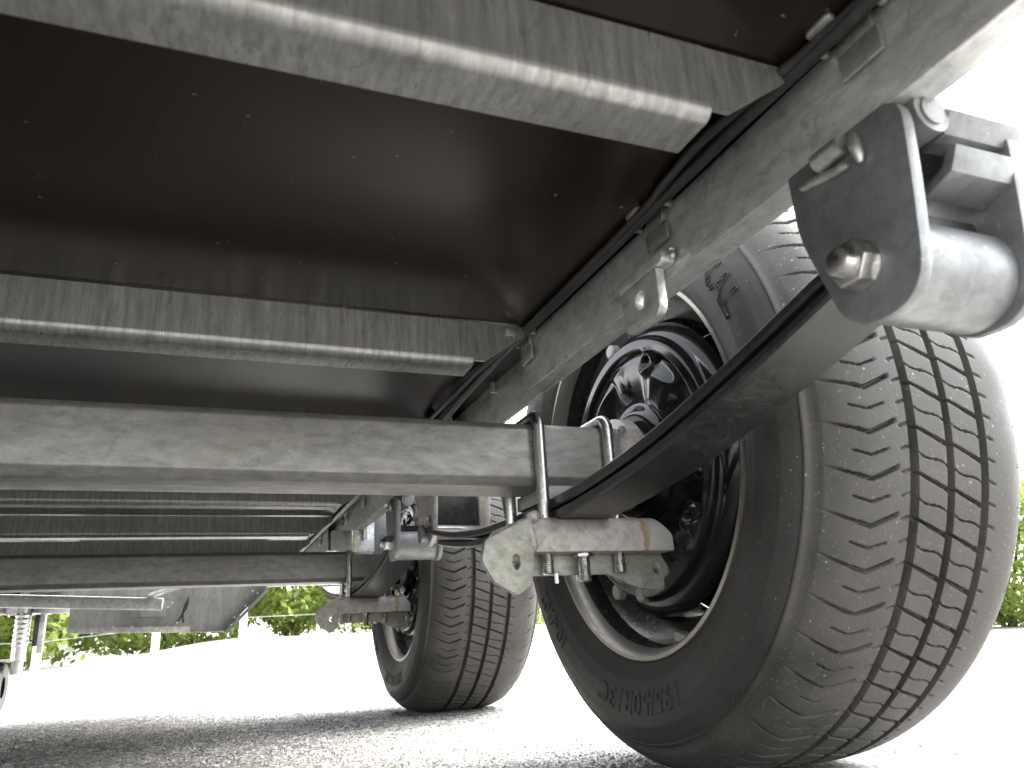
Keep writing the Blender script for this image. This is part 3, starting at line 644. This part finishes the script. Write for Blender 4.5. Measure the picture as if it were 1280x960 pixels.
tw = lathe_mesh('small_tyre', [(-.018, .03), (-.022, .046), (-.020, .064), (-.010, .071), (.010, .071), (.020, .064), (.022, .046), (.018, .03)], 40)
add('small_tyre', tw, 'cable', jw, (-.052, .03, .0575))
add('fork', boxm('fork', (-.085, .01, .066), (-.079, .05, .128), .002), 'bolt', jw)
add('fork', boxm('fork', (-.085, -.012, .1285), (.014, .05, .136), .002), 'bolt', jw)
# spare wheel lying on the drawbar
sw = empty('spare_wheel', (-.916, 2.05, .417)); tag(sw, 'spare wheel lying flat on the drawbar arms at the far left, mostly hidden', 'spare wheel')
sw.rotation_euler = (0, R(90), 0)
add('tyre', tyre_me, None, sw, (-.104, 0, 0)); add('rim', rim_me, 'rim', sw, (-.104, 0, 0)); add('wheel_disc', disc_me, 'rim', sw, (-.104, 0, 0))

# ------------------------------------------------------------------ planting and fence
def leaves(nl, sx, sy, sz, seed, size=.05):
    g_ = np.random.default_rng(seed); u = g_.normal(size=(nl, 3)); u /= np.linalg.norm(u, axis=1)[:, None]
    lump = 1 + .22 * np.sin(u[:, 0] * 5 + seed) * np.sin(u[:, 1] * 6 + 2) + .15 * np.sin(u[:, 2] * 9 + seed)
    c = u * (g_.uniform(.35, 1, nl) ** .45 * lump)[:, None] * np.array([sx, sy, sz]); c[:, 2] += sz * .98; c[:, 2] = np.maximum(c[:, 2], g_.uniform(.01, .12, nl))
    a = g_.normal(size=(nl, 3)); a /= np.linalg.norm(a, axis=1)[:, None]; b = np.cross(a, g_.normal(size=(nl, 3))); b /= np.linalg.norm(b, axis=1)[:, None]
    L = size * g_.uniform(.6, 1.3, nl)[:, None]; W_ = L * .5
    V = np.stack([c - a * L, c + b * W_, c + a * L, c - b * W_], 1).reshape(-1, 3); F = np.arange(nl * 4).reshape(-1, 4); return mesh_np('crown', V, F)
bush = [leaves(15000, 1.0, .8, .95, k, .040) for k in (1, 2, 3)]
def shrub(x, y, sc, k, label, group):
    s = empty('hedge_shrub', (x, y, float(ground_h(np.array(x), np.array(y))) - .02)); s.scale = (sc, sc, sc); s.rotation_euler = (0, 0, k * 1.7)
    add('crown', bush[k % 3], 'leaf', s)
    n = bmesh.new()
    for j in range(5):
        a = j * 1.3; tube(n, curve_pts([(.06 * math.cos(a), .06 * math.sin(a), 0), (.15 * math.cos(a), .15 * math.sin(a), .5), (.4 * math.cos(a), .35 * math.sin(a), 1.2)], 3), .02, 6)
    add('stem', bm_mesh('stem', n), 'bark', s); tag(s, label, 'shrub', group)
GL = 'hedge behind the drawbar'; GR = 'hedge to the right of the rear wheel'
for k, (x, y, sc, lb) in enumerate([(-3.6, 8.2, 1.25, 'sunlit green shrub at the far left edge, behind the ribbed jockey tube'), (-2.1, 8.6, 1.2, 'sunlit green shrub just right of the ribbed jockey tube'), (-.7, 9.6, 1.3, 'sunlit green shrub below the left end of the front panel'), (.9, 10.6, 1.3, 'sunlit green shrub below the dark wire loop of the front panel'), (2.7, 11.6, 1.3, 'bright washed-out shrub seen right of the front panel corner'), (4.6, 12.6, 1.4, 'bright washed-out shrub left of the far wheel')]):
    shrub(x, y, sc, k, lb, GL)
for k, (x, y, sc, lb) in enumerate([(6.6, 4.6, .78, 'sunlit green shrub at the right edge beside the near tyre'), (7.6, 3.6, .85, 'sunlit green shrub partly cut by the right edge of the picture'), (5.9, 6.0, .8, 'sunlit green shrub hidden behind the near tyre'), (8.4, 2.4, .9, 'sunlit green shrub outside the right edge of the picture')]):
    shrub(x, y, sc, k + 1, lb, GR)
fence = empty('wire_fence', (-1, 6.6, 0)); tag(fence, 'low wire fence with white posts in front of the hedge', 'fence')
zs = []
for x in (-2.9, -1.45, -.62, .05, 1.4, 2.7):
    z0 = float(ground_h(np.array(x), np.array(6.6)));
    add('post', boxm('post', (x + 1 - .03, -.03, z0 - .05), (x + 1 + .03, .03, z0 + .75), .008), 'white_post', fence); zs.append((x + 1, z0))
for h in (.25, .5, .7):
    n = bmesh.new(); tube(n, [(x, .034, z + h) for x, z in zs], .002, 6); add('wire', bm_mesh('wire', n), 'bolt', fence)
